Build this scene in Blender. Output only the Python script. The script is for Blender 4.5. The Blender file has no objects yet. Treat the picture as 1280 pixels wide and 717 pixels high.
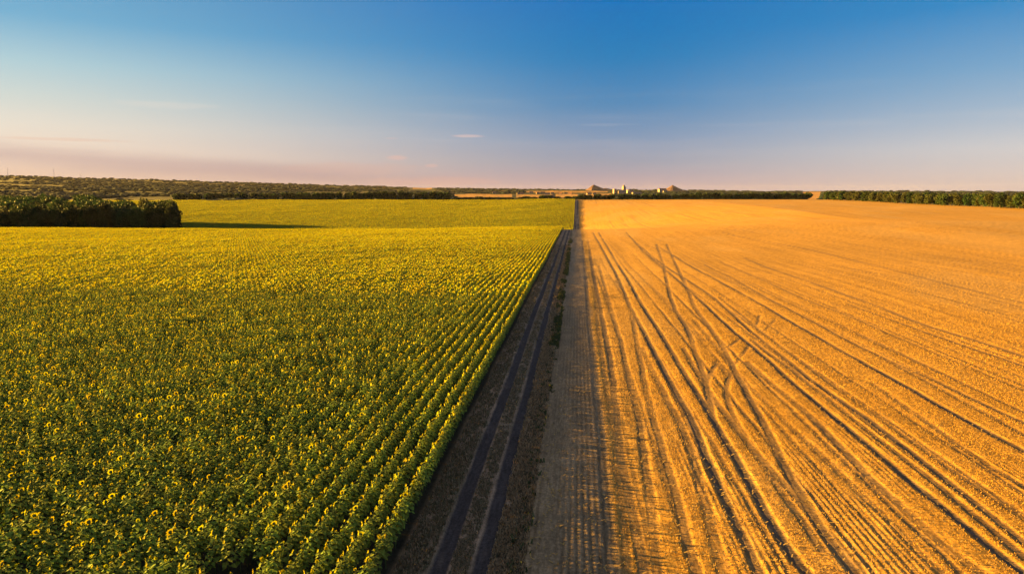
import bpy, math, random
import numpy as np
from mathutils import Matrix, Vector
R = math.radians
rng = np.random.default_rng(7)
random.seed(7)
S = bpy.context.scene
COL = S.collection

# ---------------------------------------------------------------- camera
F = 853.33                      # focal length in pixels of a 1280 wide frame (24 mm)
YAW, PITCH, CAMZ = R(5.36), R(7.9), 16.0
cam_d = bpy.data.cameras.new('camera'); cam = bpy.data.objects.new('camera', cam_d); COL.objects.link(cam)
cam_d.sensor_width = 36; cam_d.lens = 24.0; cam_d.clip_start = 0.5; cam_d.clip_end = 60000
cam.location = (0, 0, CAMZ); cam.rotation_euler = (R(90) - PITCH, 0, YAW)
S.camera = cam
fwd = np.array([-math.sin(YAW)*math.cos(PITCH), math.cos(YAW)*math.cos(PITCH), -math.sin(PITCH)])
rgt = np.array([math.cos(YAW), math.sin(YAW), 0.0]); upv = np.cross(rgt, fwd)

# ---------------------------------------------------------------- light
EXPO = 3.15
SK = 1.25*2**(3-EXPO)
SUN_EL, SUN_FRONT = 7.3, 12.0   # degrees above the horizon; degrees ahead of due left
sd = Vector((-math.cos(R(SUN_EL))*math.cos(R(SUN_FRONT)), math.cos(R(SUN_EL))*math.sin(R(SUN_FRONT)), math.sin(R(SUN_EL))))
sun_d = bpy.data.lights.new('sun', 'SUN'); sun = bpy.data.objects.new('sun', sun_d); COL.objects.link(sun)
sun_d.energy = 5.0; sun_d.angle = R(0.5); sun_d.color = (1.0, 0.55, 0.075)
sun.rotation_euler = sd.to_track_quat('Z', 'Y').to_euler(); sun.location = (0, 0, 300)
S.view_settings.view_transform = 'Standard'; S.view_settings.look = 'None'
S.view_settings.exposure = EXPO; S.view_settings.gamma = 1; S.view_settings.use_curve_mapping = False

def lin(c):
    return tuple(((v/255)/12.92 if v/255 <= .04045 else ((v/255+.055)/1.055)**2.4) for v in c)

class NT:
    """small helper for node trees"""
    def __init__(s, nt): s.nt = nt; s.n = nt.nodes; s.l = nt.links
    def node(s, t, **kw):
        n = s.n.new(t)
        for k, v in kw.items(): setattr(n, k, v)
        return n
    def put(s, sock, v):
        if v is None: return
        if hasattr(v, 'is_output') or isinstance(v, bpy.types.NodeSocket): s.l.new(v, sock)
        else: sock.default_value = v
    def math(s, op, a, b=None, c=None, clamp=False):
        n = s.node('ShaderNodeMath', operation=op, use_clamp=clamp)
        for i, v in enumerate((a, b, c)): s.put(n.inputs[i], v) if v is not None else None
        return n.outputs[0]
    def mix(s, f, a, b, mode='MIX'):
        n = s.node('ShaderNodeMix', data_type='RGBA', blend_type=mode)
        s.put(n.inputs[0], f)
        for i, v in ((6, a), (7, b)):
            if isinstance(v, tuple) and len(v) == 3: v = (*v, 1)
            s.put(n.inputs[i], v)
        return n.outputs[2]
    def ramp(s, f, stops, interp='LINEAR'):
        n = s.node('ShaderNodeValToRGB'); cr = n.color_ramp; cr.interpolation = interp
        while len(cr.elements) > 1: cr.elements.remove(cr.elements[-1])
        cr.elements[0].position = stops[0][0]; cr.elements[0].color = (*stops[0][1], 1)
        for p, c in stops[1:]:
            e = cr.elements.new(p); e.color = (*c, 1)
        s.put(n.inputs[0], f); return n.outputs[0]
    def range(s, v, a, b, c=0.0, d=1.0, smooth=True):
        n = s.node('ShaderNodeMapRange', interpolation_type='SMOOTHSTEP' if smooth else 'LINEAR')
        s.put(n.inputs[0], v)
        for i, q in zip((1, 2, 3, 4), (a, b, c, d)): n.inputs[i].default_value = q
        return n.outputs[0]
    def noise(s, vec, scale, detail=3, rough=.55, out=0):
        n = s.node('ShaderNodeTexNoise'); s.put(n.inputs['Vector'], vec)
        n.inputs['Scale'].default_value = scale; n.inputs['Detail'].default_value = detail; n.inputs['Roughness'].default_value = rough
        return n.outputs[out]
    def mapping(s, vec, scale=(1,1,1), loc=(0,0,0), rot=(0,0,0)):
        n = s.node('ShaderNodeMapping'); s.put(n.inputs[0], vec)
        n.inputs[1].default_value = loc; n.inputs[2].default_value = rot; n.inputs[3].default_value = scale
        return n.outputs[0]

# ---------------------------------------------------------------- sky
W = bpy.data.worlds.new('World'); S.world = W; W.use_nodes = True
w = NT(W.node_tree); w.n.clear()
sky = w.node('ShaderNodeTexSky', sky_type='NISHITA'); sky.sun_disc = False
sky.sun_elevation = R(SUN_EL); sky.sun_rotation = R(270 + SUN_FRONT); sky.altitude = 200; sky.air_density = 1.2; sky.dust_density = 2.0; sky.ozone_density = 2.5
tc = w.node('ShaderNodeTexCoord').outputs['Generated']
sep = w.node('ShaderNodeSeparateXYZ'); w.put(sep.inputs[0], tc)
X, Y, Z = sep.outputs
el = w.math('MULTIPLY', w.math('ARCSINE', Z), 180/math.pi)            # degrees
az = w.math('MULTIPLY', w.math('ARCTAN2', X, Y), 180/math.pi)
e01 = w.math('DIVIDE', w.math('MAXIMUM', el, 0.0), 60.0)
def stops(lst): return [(e/60.0, tuple(SK*v for v in lin(c))) for e, c in lst]
HI = [(21, (60, 120, 175)), (32, (140, 150, 165)), (60, (150, 150, 158))]
mid = w.ramp(e01, stops([(0, (166,150,166)), (1.0, (172,155,168)), (2.4, (150,154,172)), (4.4, (122,147,180)), (7.0, (72,132,181)), (10.5, (14,121,184)), (14.7, (0,112,186))] + HI))
lef = w.ramp(e01, stops([(0, (208,175,160)), (1.2, (226,194,172)), (2.6, (240,216,195)), (4.5, (232,222,206)), (6.5, (208,216,210)), (8.6, (178,207,214)), (11.6, (118,176,208))] + HI))
rig = w.ramp(e01, stops([(0, (192,178,180)), (1.2, (208,195,190)), (3.0, (205,203,204)), (5.4, (165,185,204)), (8.2, (124,168,203)), (12.4, (52,138,197))] + HI))
fl = w.range(az, -47.0, 8.0, 1.0, 0.0)
fr = w.range(az, -2.0, 36.0, 0.0, 1.0)
c = w.mix(fl, mid, lef); c = w.mix(fr, c, rig)
# thin clouds: a mauve bank low on the left, small pink wisps, high veils
dirv = w.node('ShaderNodeCombineXYZ'); w.put(dirv.inputs[0], az); w.put(dirv.inputs[1], el)
dv = dirv.outputs[0]
bank_h = w.math('ADD', w.math('MULTIPLY', w.math('ADD', az, 42.0), -0.062), 2.55)    # height of the bank drops to the right
dist = w.math('ABSOLUTE', w.math('SUBTRACT', el, bank_h))
wob = w.noise(w.mapping(dv, (0.09, 0.9, 1)), 1.0, 4, .6)
bank = w.math('MULTIPLY', w.range(w.math('SUBTRACT', dist, w.math('MULTIPLY', wob, 1.1)), -0.55, 0.7, 1.0, 0.0), w.range(az, -8.0, -22.0, 0.0, 1.0))
bank = w.math('MULTIPLY', bank, w.range(el, 0.0, 0.6, 0.35, 1.0))
c = w.mix(w.math('MULTIPLY', bank, 0.46), c, tuple(SK*v for v in lin((172,145,152))))
n2 = w.noise(w.mapping(dv, (0.05, 0.75, 1), (3.1, 1.7, 0)), 1.0, 5, .55)
veil = w.math('MULTIPLY', w.range(n2, 0.50, 0.74), w.math('MULTIPLY', w.range(el, 1.0, 4.0, 0.25, 1.0), w.range(el, 6.0, 9.5, 1.0, 0.0)))
c = w.mix(w.math('MULTIPLY', veil, 0.08), c, tuple(SK*v for v in lin((246,226,214))))
n3 = w.noise(w.mapping(dv, (0.35, 2.2, 1), (0.4, 0.9, 0)), 1.0, 4, .6)
def wisp(a0, e0, ra, re, amt, col):
    global c
    da = w.math('DIVIDE', w.math('SUBTRACT', az, a0), ra); de = w.math('DIVIDE', w.math('SUBTRACT', el, e0), re)
    q = w.math('ADD', w.math('MULTIPLY', da, da), w.math('MULTIPLY', de, de))
    q = w.math('ADD', q, w.math('MULTIPLY', w.math('SUBTRACT', n3, 0.5), 2.2))
    c = w.mix(w.math('MULTIPLY', w.range(q, 1.1, 0.1, 0.0, 1.0), amt), c, tuple(SK*v for v in lin(col)))
wisp(-8.9, 4.55, 1.5, 0.17, 0.55, (226,196,190)); wisp(-14.8, 2.75, 1.0, 0.22, 0.5, (232,186,172))
wisp(-12.0, 2.15, .55, 0.16, 0.4, (232,186,172)); wisp(-11.5, 0.9, 6.0, .45, 0.35, (215,165,155)); wisp(-31.5, 6.3, 3.6, .35, .22, (236,222,208))
wisp(-18.0, 1.9, 6.0, .6, 0.3, (214,172,160)); wisp(-15.3, 4.3, .7, .1, .3, (222,190,182))
wisp(2.0, 5.4, 3.0, .12, .12, (220,210,210)); wisp(-38.0, 3.6, 5.0, .14, .4, (228,190,170))
c = w.mix(0.006, c, sky.outputs[0])
bg = w.node('ShaderNodeBackground'); w.put(bg.inputs[0], c); bg.inputs[1].default_value = 0.1
wo = w.node('ShaderNodeOutputWorld'); w.l.new(bg.outputs[0], wo.inputs[0])

# ---------------------------------------------------------------- generic helpers
def smooth(a, b, x):
    t = np.clip((x-a)/(b-a), 0, 1); return t*t*(3-2*t)

def vnoise(x, y, seed=0):
    x = np.asarray(x, float); y = np.asarray(y, float)
    xi = np.floor(x).astype(np.int64); yi = np.floor(y).astype(np.int64)
    fx = x-xi; fy = y-yi; fx = fx*fx*(3-2*fx); fy = fy*fy*(3-2*fy)
    def h(a, b):
        n = (a*374761393 + b*668265263 + seed*974711) & 0x7fffffff
        n = ((n ^ (n >> 13))*1274126177) & 0x7fffffff
        return ((n ^ (n >> 16)) & 0xffff)/65535.0
    return (h(xi,yi)*(1-fx)+h(xi+1,yi)*fx)*(1-fy)+(h(xi,yi+1)*(1-fx)+h(xi+1,yi+1)*fx)*fy
def fbm(x, y, o=4, seed=0):
    s = 0; a = .5; t = 0
    for i in range(o): s = s+a*vnoise(x*2**i, y*2**i, seed+i); t += a; a *= .5
    return s/t

def np_mesh(name, V, faces, mats=(), mi=None, col=None, smooth_sh=False):
    """V (n,3); faces (m,k) array or list of such arrays"""
    if not isinstance(faces, (list, tuple)): faces = [faces]
    me = bpy.data.meshes.new(name)
    V = np.ascontiguousarray(V, np.float32)
    me.vertices.add(len(V)); me.vertices.foreach_set('co', V.ravel())
    tot = sum(f.size for f in faces); cnt = sum(len(f) for f in faces)
    me.loops.add(tot); me.loops.foreach_set('vertex_index', np.concatenate([f.ravel() for f in faces]).astype(np.int32))
    lt = np.concatenate([np.full(len(f), f.shape[1], np.int32) for f in faces])
    ls = np.concatenate([[0], np.cumsum(lt)[:-1]]).astype(np.int32)
    me.polygons.add(cnt); me.polygons.foreach_set('loop_start', ls)
    try: me.polygons.foreach_set('loop_total', lt)
    except Exception: pass
    if mi is not None: me.polygons.foreach_set('material_index', np.asarray(mi, np.int32))
    me.polygons.foreach_set('use_smooth', np.full(cnt, smooth_sh))
    for m in mats: me.materials.append(m)
    if col is not None:
        a = me.color_attributes.new('Col', 'FLOAT_COLOR', 'POINT')
        c4 = np.ones((len(V), 4), np.float32); c4[:, :3] = col
        a.data.foreach_set('color', c4.ravel())
    me.update(calc_edges=True)
    return me

def link(name, me, parent=None, label=None, cat=None, group=None, kind=None, loc=None):
    o = bpy.data.objects.new(name, me); COL.objects.link(o)
    if parent: o.parent = parent
    if loc is not None: o.location = loc
    if label: o['label'] = label
    if cat: o['category'] = cat
    if group: o['group'] = group
    if kind: o['kind'] = kind
    return o

class MB:
    """collects verts and faces; faces of any size"""
    def __init__(s): s.v = []; s.f = []; s.m = []
    def face(s, pts, m=0):
        b = len(s.v); s.v += [tuple(p) for p in pts]; s.f.append(tuple(range(b, b+len(pts)))); s.m.append(m)
    def box(s, x0, x1, y0, y1, z0, z1, m=0):
        b = len(s.v)
        s.v += [(x0,y0,z0),(x1,y0,z0),(x1,y1,z0),(x0,y1,z0),(x0,y0,z1),(x1,y0,z1),(x1,y1,z1),(x0,y1,z1)]
        for q in ((0,3,2,1),(4,5,6,7),(0,1,5,4),(1,2,6,5),(2,3,7,6),(3,0,4,7)):
            s.f.append(tuple(b+i for i in q)); s.m.append(m)
    def tube(s, pts, rad, n=6, m=0, cap=True):
        b = len(s.v)
        for i, (p, r) in enumerate(zip(pts, rad)):
            p = Vector(p); a = Vector(pts[max(i-1,0)]); q = Vector(pts[min(i+1,len(pts)-1)])
            d = (q-a).normalized(); t = d.orthogonal().normalized(); u = d.cross(t)
            for k in range(n):
                th = 2*math.pi*k/n; s.v.append(tuple(p+r*(math.cos(th)*t+math.sin(th)*u)))
        for i in range(len(pts)-1):
            for k in range(n):
                s.f.append((b+i*n+k, b+i*n+(k+1)%n, b+(i+1)*n+(k+1)%n, b+(i+1)*n+k)); s.m.append(m)
        if cap: s.f.append(tuple(b+(len(pts)-1)*n+k for k in range(n))); s.m.append(m)
    def mesh(s, name, *mats, sm=False):
        me = bpy.data.meshes.new(name); me.from_pydata(s.v, [], s.f)
        for m in mats: me.materials.append(m)
        me.polygons.foreach_set('material_index', s.m); me.polygons.foreach_set('use_smooth', [sm]*len(s.f)); me.update()
        return me

def mat(name, color, rough=.9, noise=None, trans=0.0, spec=.2, objrand=0.0, metallic=0):
    m = bpy.data.materials.new(name); m.use_nodes = True
    t = NT(m.node_tree); b = t.n['Principled BSDF']; out = t.n['Material Output']
    b.inputs['Roughness'].default_value = rough; b.inputs['Specular IOR Level'].default_value = spec; b.inputs['Metallic'].default_value = metallic
    col = (*color, 1)
    g = t.node('ShaderNodeNewGeometry')
    if noise:
        sc, amt = noise
        nz = t.noise(g.outputs['Position'], sc, 3)
        f = t.range(nz, .3, .7, 1-amt, 1+amt)
        mm = t.node('ShaderNodeVectorMath', operation='SCALE'); mm.inputs[0].default_value = color; t.put(mm.inputs['Scale'], f); col = mm.outputs[0]
    if objrand:
        oi = t.node('ShaderNodeObjectInfo'); hs = t.node('ShaderNodeHueSaturation')
        t.put(hs.inputs['Color'], col)
        t.put(hs.inputs['Value'], t.math('MULTIPLY_ADD', oi.outputs['Random'], 2*objrand, 1-objrand))
        t.put(hs.inputs['Hue'], t.math('MULTIPLY_ADD', oi.outputs['Random'], .04, .48)); col = hs.outputs[0]
    t.put(b.inputs['Base Color'], col)
    if trans:
        tr = t.node('ShaderNodeBsdfTranslucent'); t.put(tr.inputs[0], col)
        mx = t.node('ShaderNodeMixShader'); mx.inputs[0].default_value = trans
        t.l.new(b.outputs[0], mx.inputs[1]); t.l.new(tr.outputs[0], mx.inputs[2]); t.l.new(mx.outputs[0], out.inputs[0])
    return m

# ---------------------------------------------------------------- terrain
PY = np.array([-400,0,380,407,440,480,520,560,600,640,700,800,1000,1200,1260,1350,1500,20000.])
PZ = np.array([6,0,-5.7,-6.3,-8.3,-10.9,-13.9,-16.4,-17.6,-17.2,-15.0,-11.4,-4.6,2.3,2.6,-1,-4,-4.])
RY = np.array([-400,0,200,300,420,470,540,600,1100,1200,1260,1350,1500,20000.])
RZ = np.array([6,0,-2.9,-3.0,-1.6,-2.4,-1.6,0.2,3.3,3.4,3.2,-1,-4,-4.])
LY = np.array([-400,0,380,407,440,520,600,700,900,1200,1260,1350,1500,20000.])
LZ = np.array([6,0,-5.7,-6.3,-8.3,-9,-7,-3,1,3.4,3.2,0,-2,-2.])
_g = np.arange(-400, 20000, 4.0)
def _sm(a, b):
    v = np.interp(_g, a, b); k = np.hanning(13); k /= k.sum()
    return np.convolve(np.pad(v, 6, 'edge'), k, 'valid')
_P, _Rr, _L = _sm(PY, PZ), _sm(RY, RZ), _sm(LY, LZ)
EA = [-60,-42.3,-36,-27,-20,-14.7,-4.7,5.2,12,22,31.5,50]
EE = [1.25,1.08,.98,.74,.55,.40,.22,.19,.10,.06,.05,.1]
def terrain(x, y):
    x = np.asarray(x, float); y = np.asarray(y, float)
    p = np.interp(y, _g, _P); r = np.interp(y, _g, _Rr); l = np.interp(y, _g, _L)
    wr = np.clip(x/190.0, 0, 1); wr = wr*(1.25-.25*wr)
    wr = np.clip(wr, 0, 1); wl = smooth(.62, .76, -x/np.maximum(y, 100))*smooth(440, 520, y)
    z = p*(1-wr)+r*wr; z = z*(1-wl)+l*wl
    z = z - 2.1*smooth(10, 160, -x)*smooth(80, 400, y)
    z = z + (fbm(x/60, y/60, 2, 5)-.5)*1.0*smooth(60, 200, np.hypot(x, y))
    rr = np.hypot(x, y); A = np.degrees(np.arctan2(x, np.maximum(y, 1)))
    E = np.interp(A, EA, EE) + (fbm(A*.8, A*0+3, 3, 9)-.5)*.10
    rs = 6200.0
    t = np.clip(np.log(np.maximum(rr,1)/1500)/np.log(rs/1500), 0, 1)
    ang = -.82+(E+.82)*t**.85
    zf = CAMZ+np.minimum(rr, rs)*np.tan(np.radians(ang))-np.maximum(rr-rs, 0)*.01
    zf = zf+(fbm(x/420, y/420, 3, 21)-.5)*(10*smooth(1600, 3500, rr)*(1-.7*smooth(5000, rs, rr)))
    b = smooth(1300, 1600, rr)*(y > 0)
    return z*(1-b)+zf*b

def project(p):
    p = np.asarray(p, float)-np.array([0,0,CAMZ])
    d = p@fwd; return 640+F*(p@rgt)/d, 358.5-F*(p@upv)/d, d
def unproject(px, py):
    """pixel of a 1280x717 frame -> point of the terrain"""
    d = fwd+rgt*((px-640)/F)+upv*((358.5-py)/F); d = d/np.linalg.norm(d)
    t = np.concatenate([np.arange(12, 700, .25), np.arange(700, 9000, 4)])
    P = np.array([0,0,CAMZ])+t[:,None]*d
    below = P[:,2] < terrain(P[:,0], P[:,1])
    i = int(np.argmax(below)) if below.any() else len(t)-1
    return P[i]

# ---------------------------------------------------------------- wheel tracks of the stubble field (real places on the ground)
TR = [ # (half width m, depth/darkness, points in the 1280x717 frame)
 (.27,1.0,[(741,290),(753.6,312),(769,339),(786,379),(805,415),(822,448),(840,481),(862.6,519),(883,572),(914.5,642),(934,682),(949,719)]),
 (.27,1.0,[(748,290),(767,321),(781.5,343.5),(800,377),(825,415),(847,452),(869,487),(903,543),(936,602),(962,655),(992,700),(1009,719)]),
 (.22,1.0,[(782.6,290),(805,314.5),(829.5,334.6),(856,357),(887.5,386),(923,419.5),(943,434),(992,480),(1058,533),(1124,589),(1190.5,645),(1240,684),(1284,719)]),
 (.22,.9,[(790,298),(816,321),(845,341),(894,372.6),(934,410),(980,446),(1018.6,480),(1091,526),(1157,579),(1210,619),(1284,680)]),
 (.16,.55,[(900,372),(970,428),(1038,480),(1111,529.6),(1210,603),(1284,650)]),
 (.22,.7,[(940,425),(1000,470),(1053,512),(1110,560),(1180,610),(1284,700)]),
 (.26,1.0,[(820,306),(856,328),(901,352.5),(945,376),(1002,410),(1060,442.5),(1124,478),(1190.5,516),(1284,565)]),
 (.2,.7,[(880,330),(918,349),(970,378),(1015,401),(1060,426),(1124,456),(1177,480),(1284,530)]),
 (.2,.6,[(900,327),(944,346),(1008,375),(1059.6,394),(1124,423),(1188,449),(1284,489)]),
 (.5,.65,[(930,322),(976,340),(1040,362),(1104.5,385),(1156,407),(1213.6,423),(1284,447)]),
 (.2,.8,[(1060,380),(1152.7,413.6),(1284,459)]),
 (.4,.4,[(1040,330),(1162,354),(1233,372),(1284,386)]),
 (.7,.5,[(900,290),(1008,311),(1104.5,334),(1201,359),(1284,380)]),
 (.5,.3,[(880,284),(1000,297),(1120,313),(1284,334)]),
 (.3,.8,[(820.5,305),(829.5,330),(836,363.7),(845,390),(861,413),(869,440),(882,474),(891,523)]),
 (.3,.8,[(833,305),(846,332),(858.5,359),(869.6,386),(892,415),(905,435),(916,457),(927,480),(956,529.6),(982,582),(999,625),(1032,670),(1070,719)]),
 (.12,.6,[(969,399),(957,413)]),(.12,.6,[(938.5,431),(928.5,442),(920.6,454.6)]),(.2,.6,[(914,466),(906,484),(904,497),(914,519),(942.6,562.6),(969,605.6),(999,645),(1030,690)]),
 (.12,.55,[(950,395),(945.5,406)]),(.12,.55,[(925,423),(912,433)]),(.2,.7,[(896,454.6),(888,466),(883,480)]),
 (.3,.7,[(934,452),(963,479),(1018.6,523),(1071.5,582),(1118,629),(1144,648.5),(1184,685),(1230,719)]),
 (.22,.7,[(894,452),(914,474)]),
 (.24,.7,[(728,301),(733.5,357),(736,402),(742,446),(747,500),(754,562.6),(762,719)]),
 (.3,.8,[(737,312),(742.4,346),(753.6,402),(763,450),(767,480),(777,579),(793.6,645),(807,719)]),
 (.26,.6,[(749,332),(758,363.7),(766,395),(776,424),(789,486),(800,526),(805,559.5),(815,640),(822,719)]),
 (.26,.6,[(770,350),(782.6,368),(791.5,399),(797,430),(807,481),(820,537),(836,586),(850,640),(872,719)]),
 (.3,.55,[(802,434.5),(824.6,481),(844.7,519),(862.6,553),(880,620),(905,719)]),
 (.25,.6,[(853.7,434),(880,480),(925,545),(975,600),(1020,650),(1080,719)]),
 (.3,.5,[(838,480),(860,523),(895,600),(950,700)]),
 (.25,.5,[(1092,480),(1150,520),(1220,573),(1284,610)]),
 (.2,.45,[(735,300),(741,330),(747,400),(753,450),(770,560),(785,719)]),
 (.22,.4,[(757,300),(790,335),(830,372),(880,425)]),(.22,.45,[(805,305),(850,322),(930,360),(1000,392),(1100,445),(1284,545)]),
 (.22,.45,[(868,400),(925,470),(985,530),(1060,600),(1150,690),(1180,719)]),
]
TRW = []
for hw, dp, pts in TR:
    wp = np.array([unproject(a, b) for a, b in pts])
    # resample on arc length with a smooth curve
    dd = np.r_[0, np.cumsum(np.hypot(*np.diff(wp[:,:2], axis=0).T))]
    n = max(int(dd[-1]/1.0), 8); s_ = np.linspace(0, dd[-1], n)
    xs = np.interp(s_, dd, wp[:,0]); ys = np.interp(s_, dd, wp[:,1])
    k = min(9, (n//3)*2-1)
    if k >= 3:
        h = k//2
        for _ in range(2):
            xs[h:-h] = np.convolve(xs, np.ones(k)/k, 'valid'); ys[h:-h] = np.convolve(ys, np.ones(k)/k, 'valid')
    TRW.append((hw, dp, xs, ys))
tr_ = np.random.default_rng(3)
for k in range(46):      # fainter lines left by seed drill, sprayer and combine
    c0 = 3.5+k*4.6+tr_.uniform(-1, 1); ys = np.arange(20, 432, 2.0)
    xs = c0+tr_.uniform(-.012, .012)*(ys-150)+tr_.uniform(.1, .5)*np.sin(ys/tr_.uniform(40, 90)+k)
    for off in ((0,) if k % 2 else (0, 1.75)): TRW.append((.10, tr_.uniform(.3, .62), xs+off, ys))
def track_mask(x, y, pix=None):
    """0..1 how much a wheel pressed the ground at x, y"""
    m = np.zeros(x.shape); fx, fy = x.ravel(), y.ravel(); mm = m.ravel()
    for i, (hw, dp, xs, ys) in enumerate(TRW):
        o = np.argsort(ys); sy, sx = ys[o], xs[o]
        xt = np.interp(fy, sy, sx); sl = np.interp(fy, sy, np.gradient(sx, sy+np.arange(len(sy))*1e-6)); sl = np.clip(sl, -6, 6)
        inside = (fy > sy[0]-.2) & (fy < sy[-1]+.2)
        xt = xt+(vnoise(fy*.35, fy*0+i, 3)-.5)*.12
        d = np.abs(fx-xt)/np.sqrt(1+sl*sl)
        soft = .16; hw_ = hw*.95+fy*.0004
        brk = np.clip(.75+.75*(vnoise(fy*.09+i*7, fx*.0+i, 11)-.25), .6, 1)
        v = dp*brk*(1-smooth(hw_*.6, hw_+soft, d))*inside*(1 if i < len(TR) else 1-smooth(130, 290, fy))
        mm = np.maximum(mm, v)
    return mm.reshape(x.shape)

# zone edges along X (the dirt road runs along +Y)
XE_FIELD, RUT1, RUT2, XE_VERGE = -7.9, -5.9, -4.05, -2.3
def edge(y):      # right edge of the sunflowers
    return np.where(y < 430, XE_FIELD+(vnoise(y*.12, y*0, 4)-.5)*.25, np.interp(y, [430, 520], [XE_FIELD, -2.5]))
def road_x(y):    # sideways shift of the road past the crest
    return np.interp(y, [0, 430, 560, 5000], [0, 0, 5.5, 5.5])

# ---------------------------------------------------------------- ground sheet
u = np.concatenate([np.linspace(-1.75, -.98, 40)[:-1], np.linspace(-.98, -.30, 260)[:-1], np.linspace(-.30, .72, 820)[:-1], np.linspace(.72, 1.6, 60)])
vv = np.concatenate([np.linspace(-80, 16, 40)[:-1], 1/np.linspace(1/16., 1/24., 60)[:-1], 1/np.linspace(1/24., 1/430., 540)[:-1],
                     np.linspace(430, 620, 60)[:-1], np.linspace(620, 1350, 170)[:-1], np.geomspace(1350, 6300, 170)[:-1], np.geomspace(6300, 20000, 30)])
U, YY = np.meshgrid(u, vv); WY = np.sqrt(YY**2+18**2); XX = U*WY
ZZ = terrain(XX, YY)
tm = track_mask(XX, YY)*(YY < 420)*(XX > XE_VERGE)
far_line = np.maximum.reduce([(1-smooth(.25, .25+w_, np.abs((XX+dx_+2*np.sin(YY/90+dx_)) % p_-p_/2))) for w_, p_, dx_ in ((.5, 17.3, 0), (.5, 23.1, 4), (.4, 11.7, 9))])
tm = np.maximum(tm, .42*far_line*(YY > 500)*(YY < 1230)*(XX > 7)*smooth(.35, .6, fbm(XX/18, YY/160, 2, 66))*(1-smooth(90, 260, XX)))
xr = XX-road_x(YY)
rwob = (vnoise(YY*.05, YY*0, 31)-.5)*.2+(fbm(YY*.5, XX*.8, 3, 32)-.5)*.16
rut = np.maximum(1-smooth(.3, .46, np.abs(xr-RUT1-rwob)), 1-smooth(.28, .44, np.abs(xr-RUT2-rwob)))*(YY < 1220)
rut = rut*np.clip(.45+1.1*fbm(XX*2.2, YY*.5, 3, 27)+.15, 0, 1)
roadz = smooth(XE_FIELD-.2, XE_FIELD+.5, xr)*(1-smooth(-3.6, -2.9, xr))
verge = smooth(-3.7, -3.2, xr)*(1-smooth(XE_VERGE-.1, XE_VERGE+.5, xr+(vnoise(YY*.3, YY*0, 8)-.5)*.6))
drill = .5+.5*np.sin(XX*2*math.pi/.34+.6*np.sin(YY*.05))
near = 1-smooth(30, 90, YY)
stub = (xr > XE_VERGE)
mic = (fbm(XX*1.4, YY*.8, 3, 14)-.5)
ZZ = ZZ-.09*rut-.05*tm+.07*verge*fbm(XX*2, YY*2, 2, 3)+stub*near*(.026*drill*(1-tm)*smooth(.35, .6, fbm(XX*.35, YY*.06, 2, 19))+.055*mic)+roadz*near*.05*mic
field_r = (YY < 1290)
def C(*a): return np.array(a)
def dull_strip(x, y):   # duller, less orange headland next to the verge, with shorter blades
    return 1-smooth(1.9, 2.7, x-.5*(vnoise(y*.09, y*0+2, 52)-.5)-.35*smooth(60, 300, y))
col = np.zeros(XX.shape+(3,))
straw = C(.41,.222,.038); soil = C(.25,.178,.125); rutc = C(.052,.044,.046); dry = C(.16,.115,.07); gcol = C(.07,.075,.03)
n1 = fbm(XX/3.2, YY/14., 4, 40)[...,None]; n2_ = fbm(XX/25, YY/60, 3, 50)[...,None]; streak = fbm(XX*.9+n2_[...,0]*4, YY*.012, 3, 60)[...,None]
sc = straw*(.80+.40*streak)*(.88+.24*n1)
sc = sc*(1-.20*smooth(.5,.66,n2_))+C(.52,.36,.16)*.16*smooth(.5,.66,n2_)
sc = sc*(1-.92*tm[...,None])+C(.088,.068,.058)*.92*tm[...,None]
col[:] = sc
wn = dull_strip(XX, YY)[...,None]; scw = C(.225,.16,.095)*(.75+.5*streak)*(.85+.3*n1)*(1-.38*((1-drill)*(1-smooth(70, 150, YY))*smooth(.3, .6, fbm(XX*1.1, YY*.05, 2, 29)))[...,None])*1.12
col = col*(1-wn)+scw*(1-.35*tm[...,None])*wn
# ground under the sunflowers, road, verge
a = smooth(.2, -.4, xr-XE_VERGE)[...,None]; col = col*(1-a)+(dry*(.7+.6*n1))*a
wd = (smooth(.5, .15, np.abs(xr+2.35+rwob))*smooth(.42, .58, fbm(XX*.4, YY*.12, 2, 70)))[...,None]; col = col*(1-.55*wd)+gcol*.5*.55*wd
a = (roadz)[...,None]; grn = smooth(.45, .62, fbm(XX*.8, YY*.25, 3, 71))[...,None]
col = col*(1-a)+(soil*(.8+.4*n1)*(1-.35*grn)+C(.05,.055,.03)*.35*grn)*a
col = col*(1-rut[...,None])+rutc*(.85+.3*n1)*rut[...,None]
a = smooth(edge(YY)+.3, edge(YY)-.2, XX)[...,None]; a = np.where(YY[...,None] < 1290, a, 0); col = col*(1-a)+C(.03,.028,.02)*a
# far country: patchwork of woods, meadows and stubble
far = smooth(1280, 1330, YY)[...,None]
seeds = np.column_stack([rng.uniform(-7000, 6000, 520), rng.uniform(1200, 8000, 520)])
pal = [C(.05,.06,.02),C(.05,.07,.028),C(.10,.085,.035),C(.035,.045,.017),C(.12,.09,.05),C(.035,.042,.018),C(.03,.04,.018),C(.16,.115,.06)]
pc = .30*np.array([pal[i] for i in rng.integers(0, len(pal), 520)])*rng.uniform(.8, 1.2, (520,1))
fi = np.where(YY[:,0] > 1250)[0]
fx, fy = XX[fi].ravel(), YY[fi].ravel()
wx = fx+(fbm(fx/200, fy/200, 3, 80)-.5)*160; wy = fy*1.0+(fbm(fx/200, fy/200, 3, 90)-.5)*160
best = np.full(len(fx), 1e18); bi = np.zeros(len(fx), int)
for k, (sx_, sy_) in enumerate(seeds):
    d = ((wx-sx_)*.55)**2+((wy-sy_)*1.3)**2; q = d < best; best[q] = d[q]; bi[q] = k
fc = pc[bi]*(.8+.4*fbm(fx/40, fy/90, 3, 33))[:,None]
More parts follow.
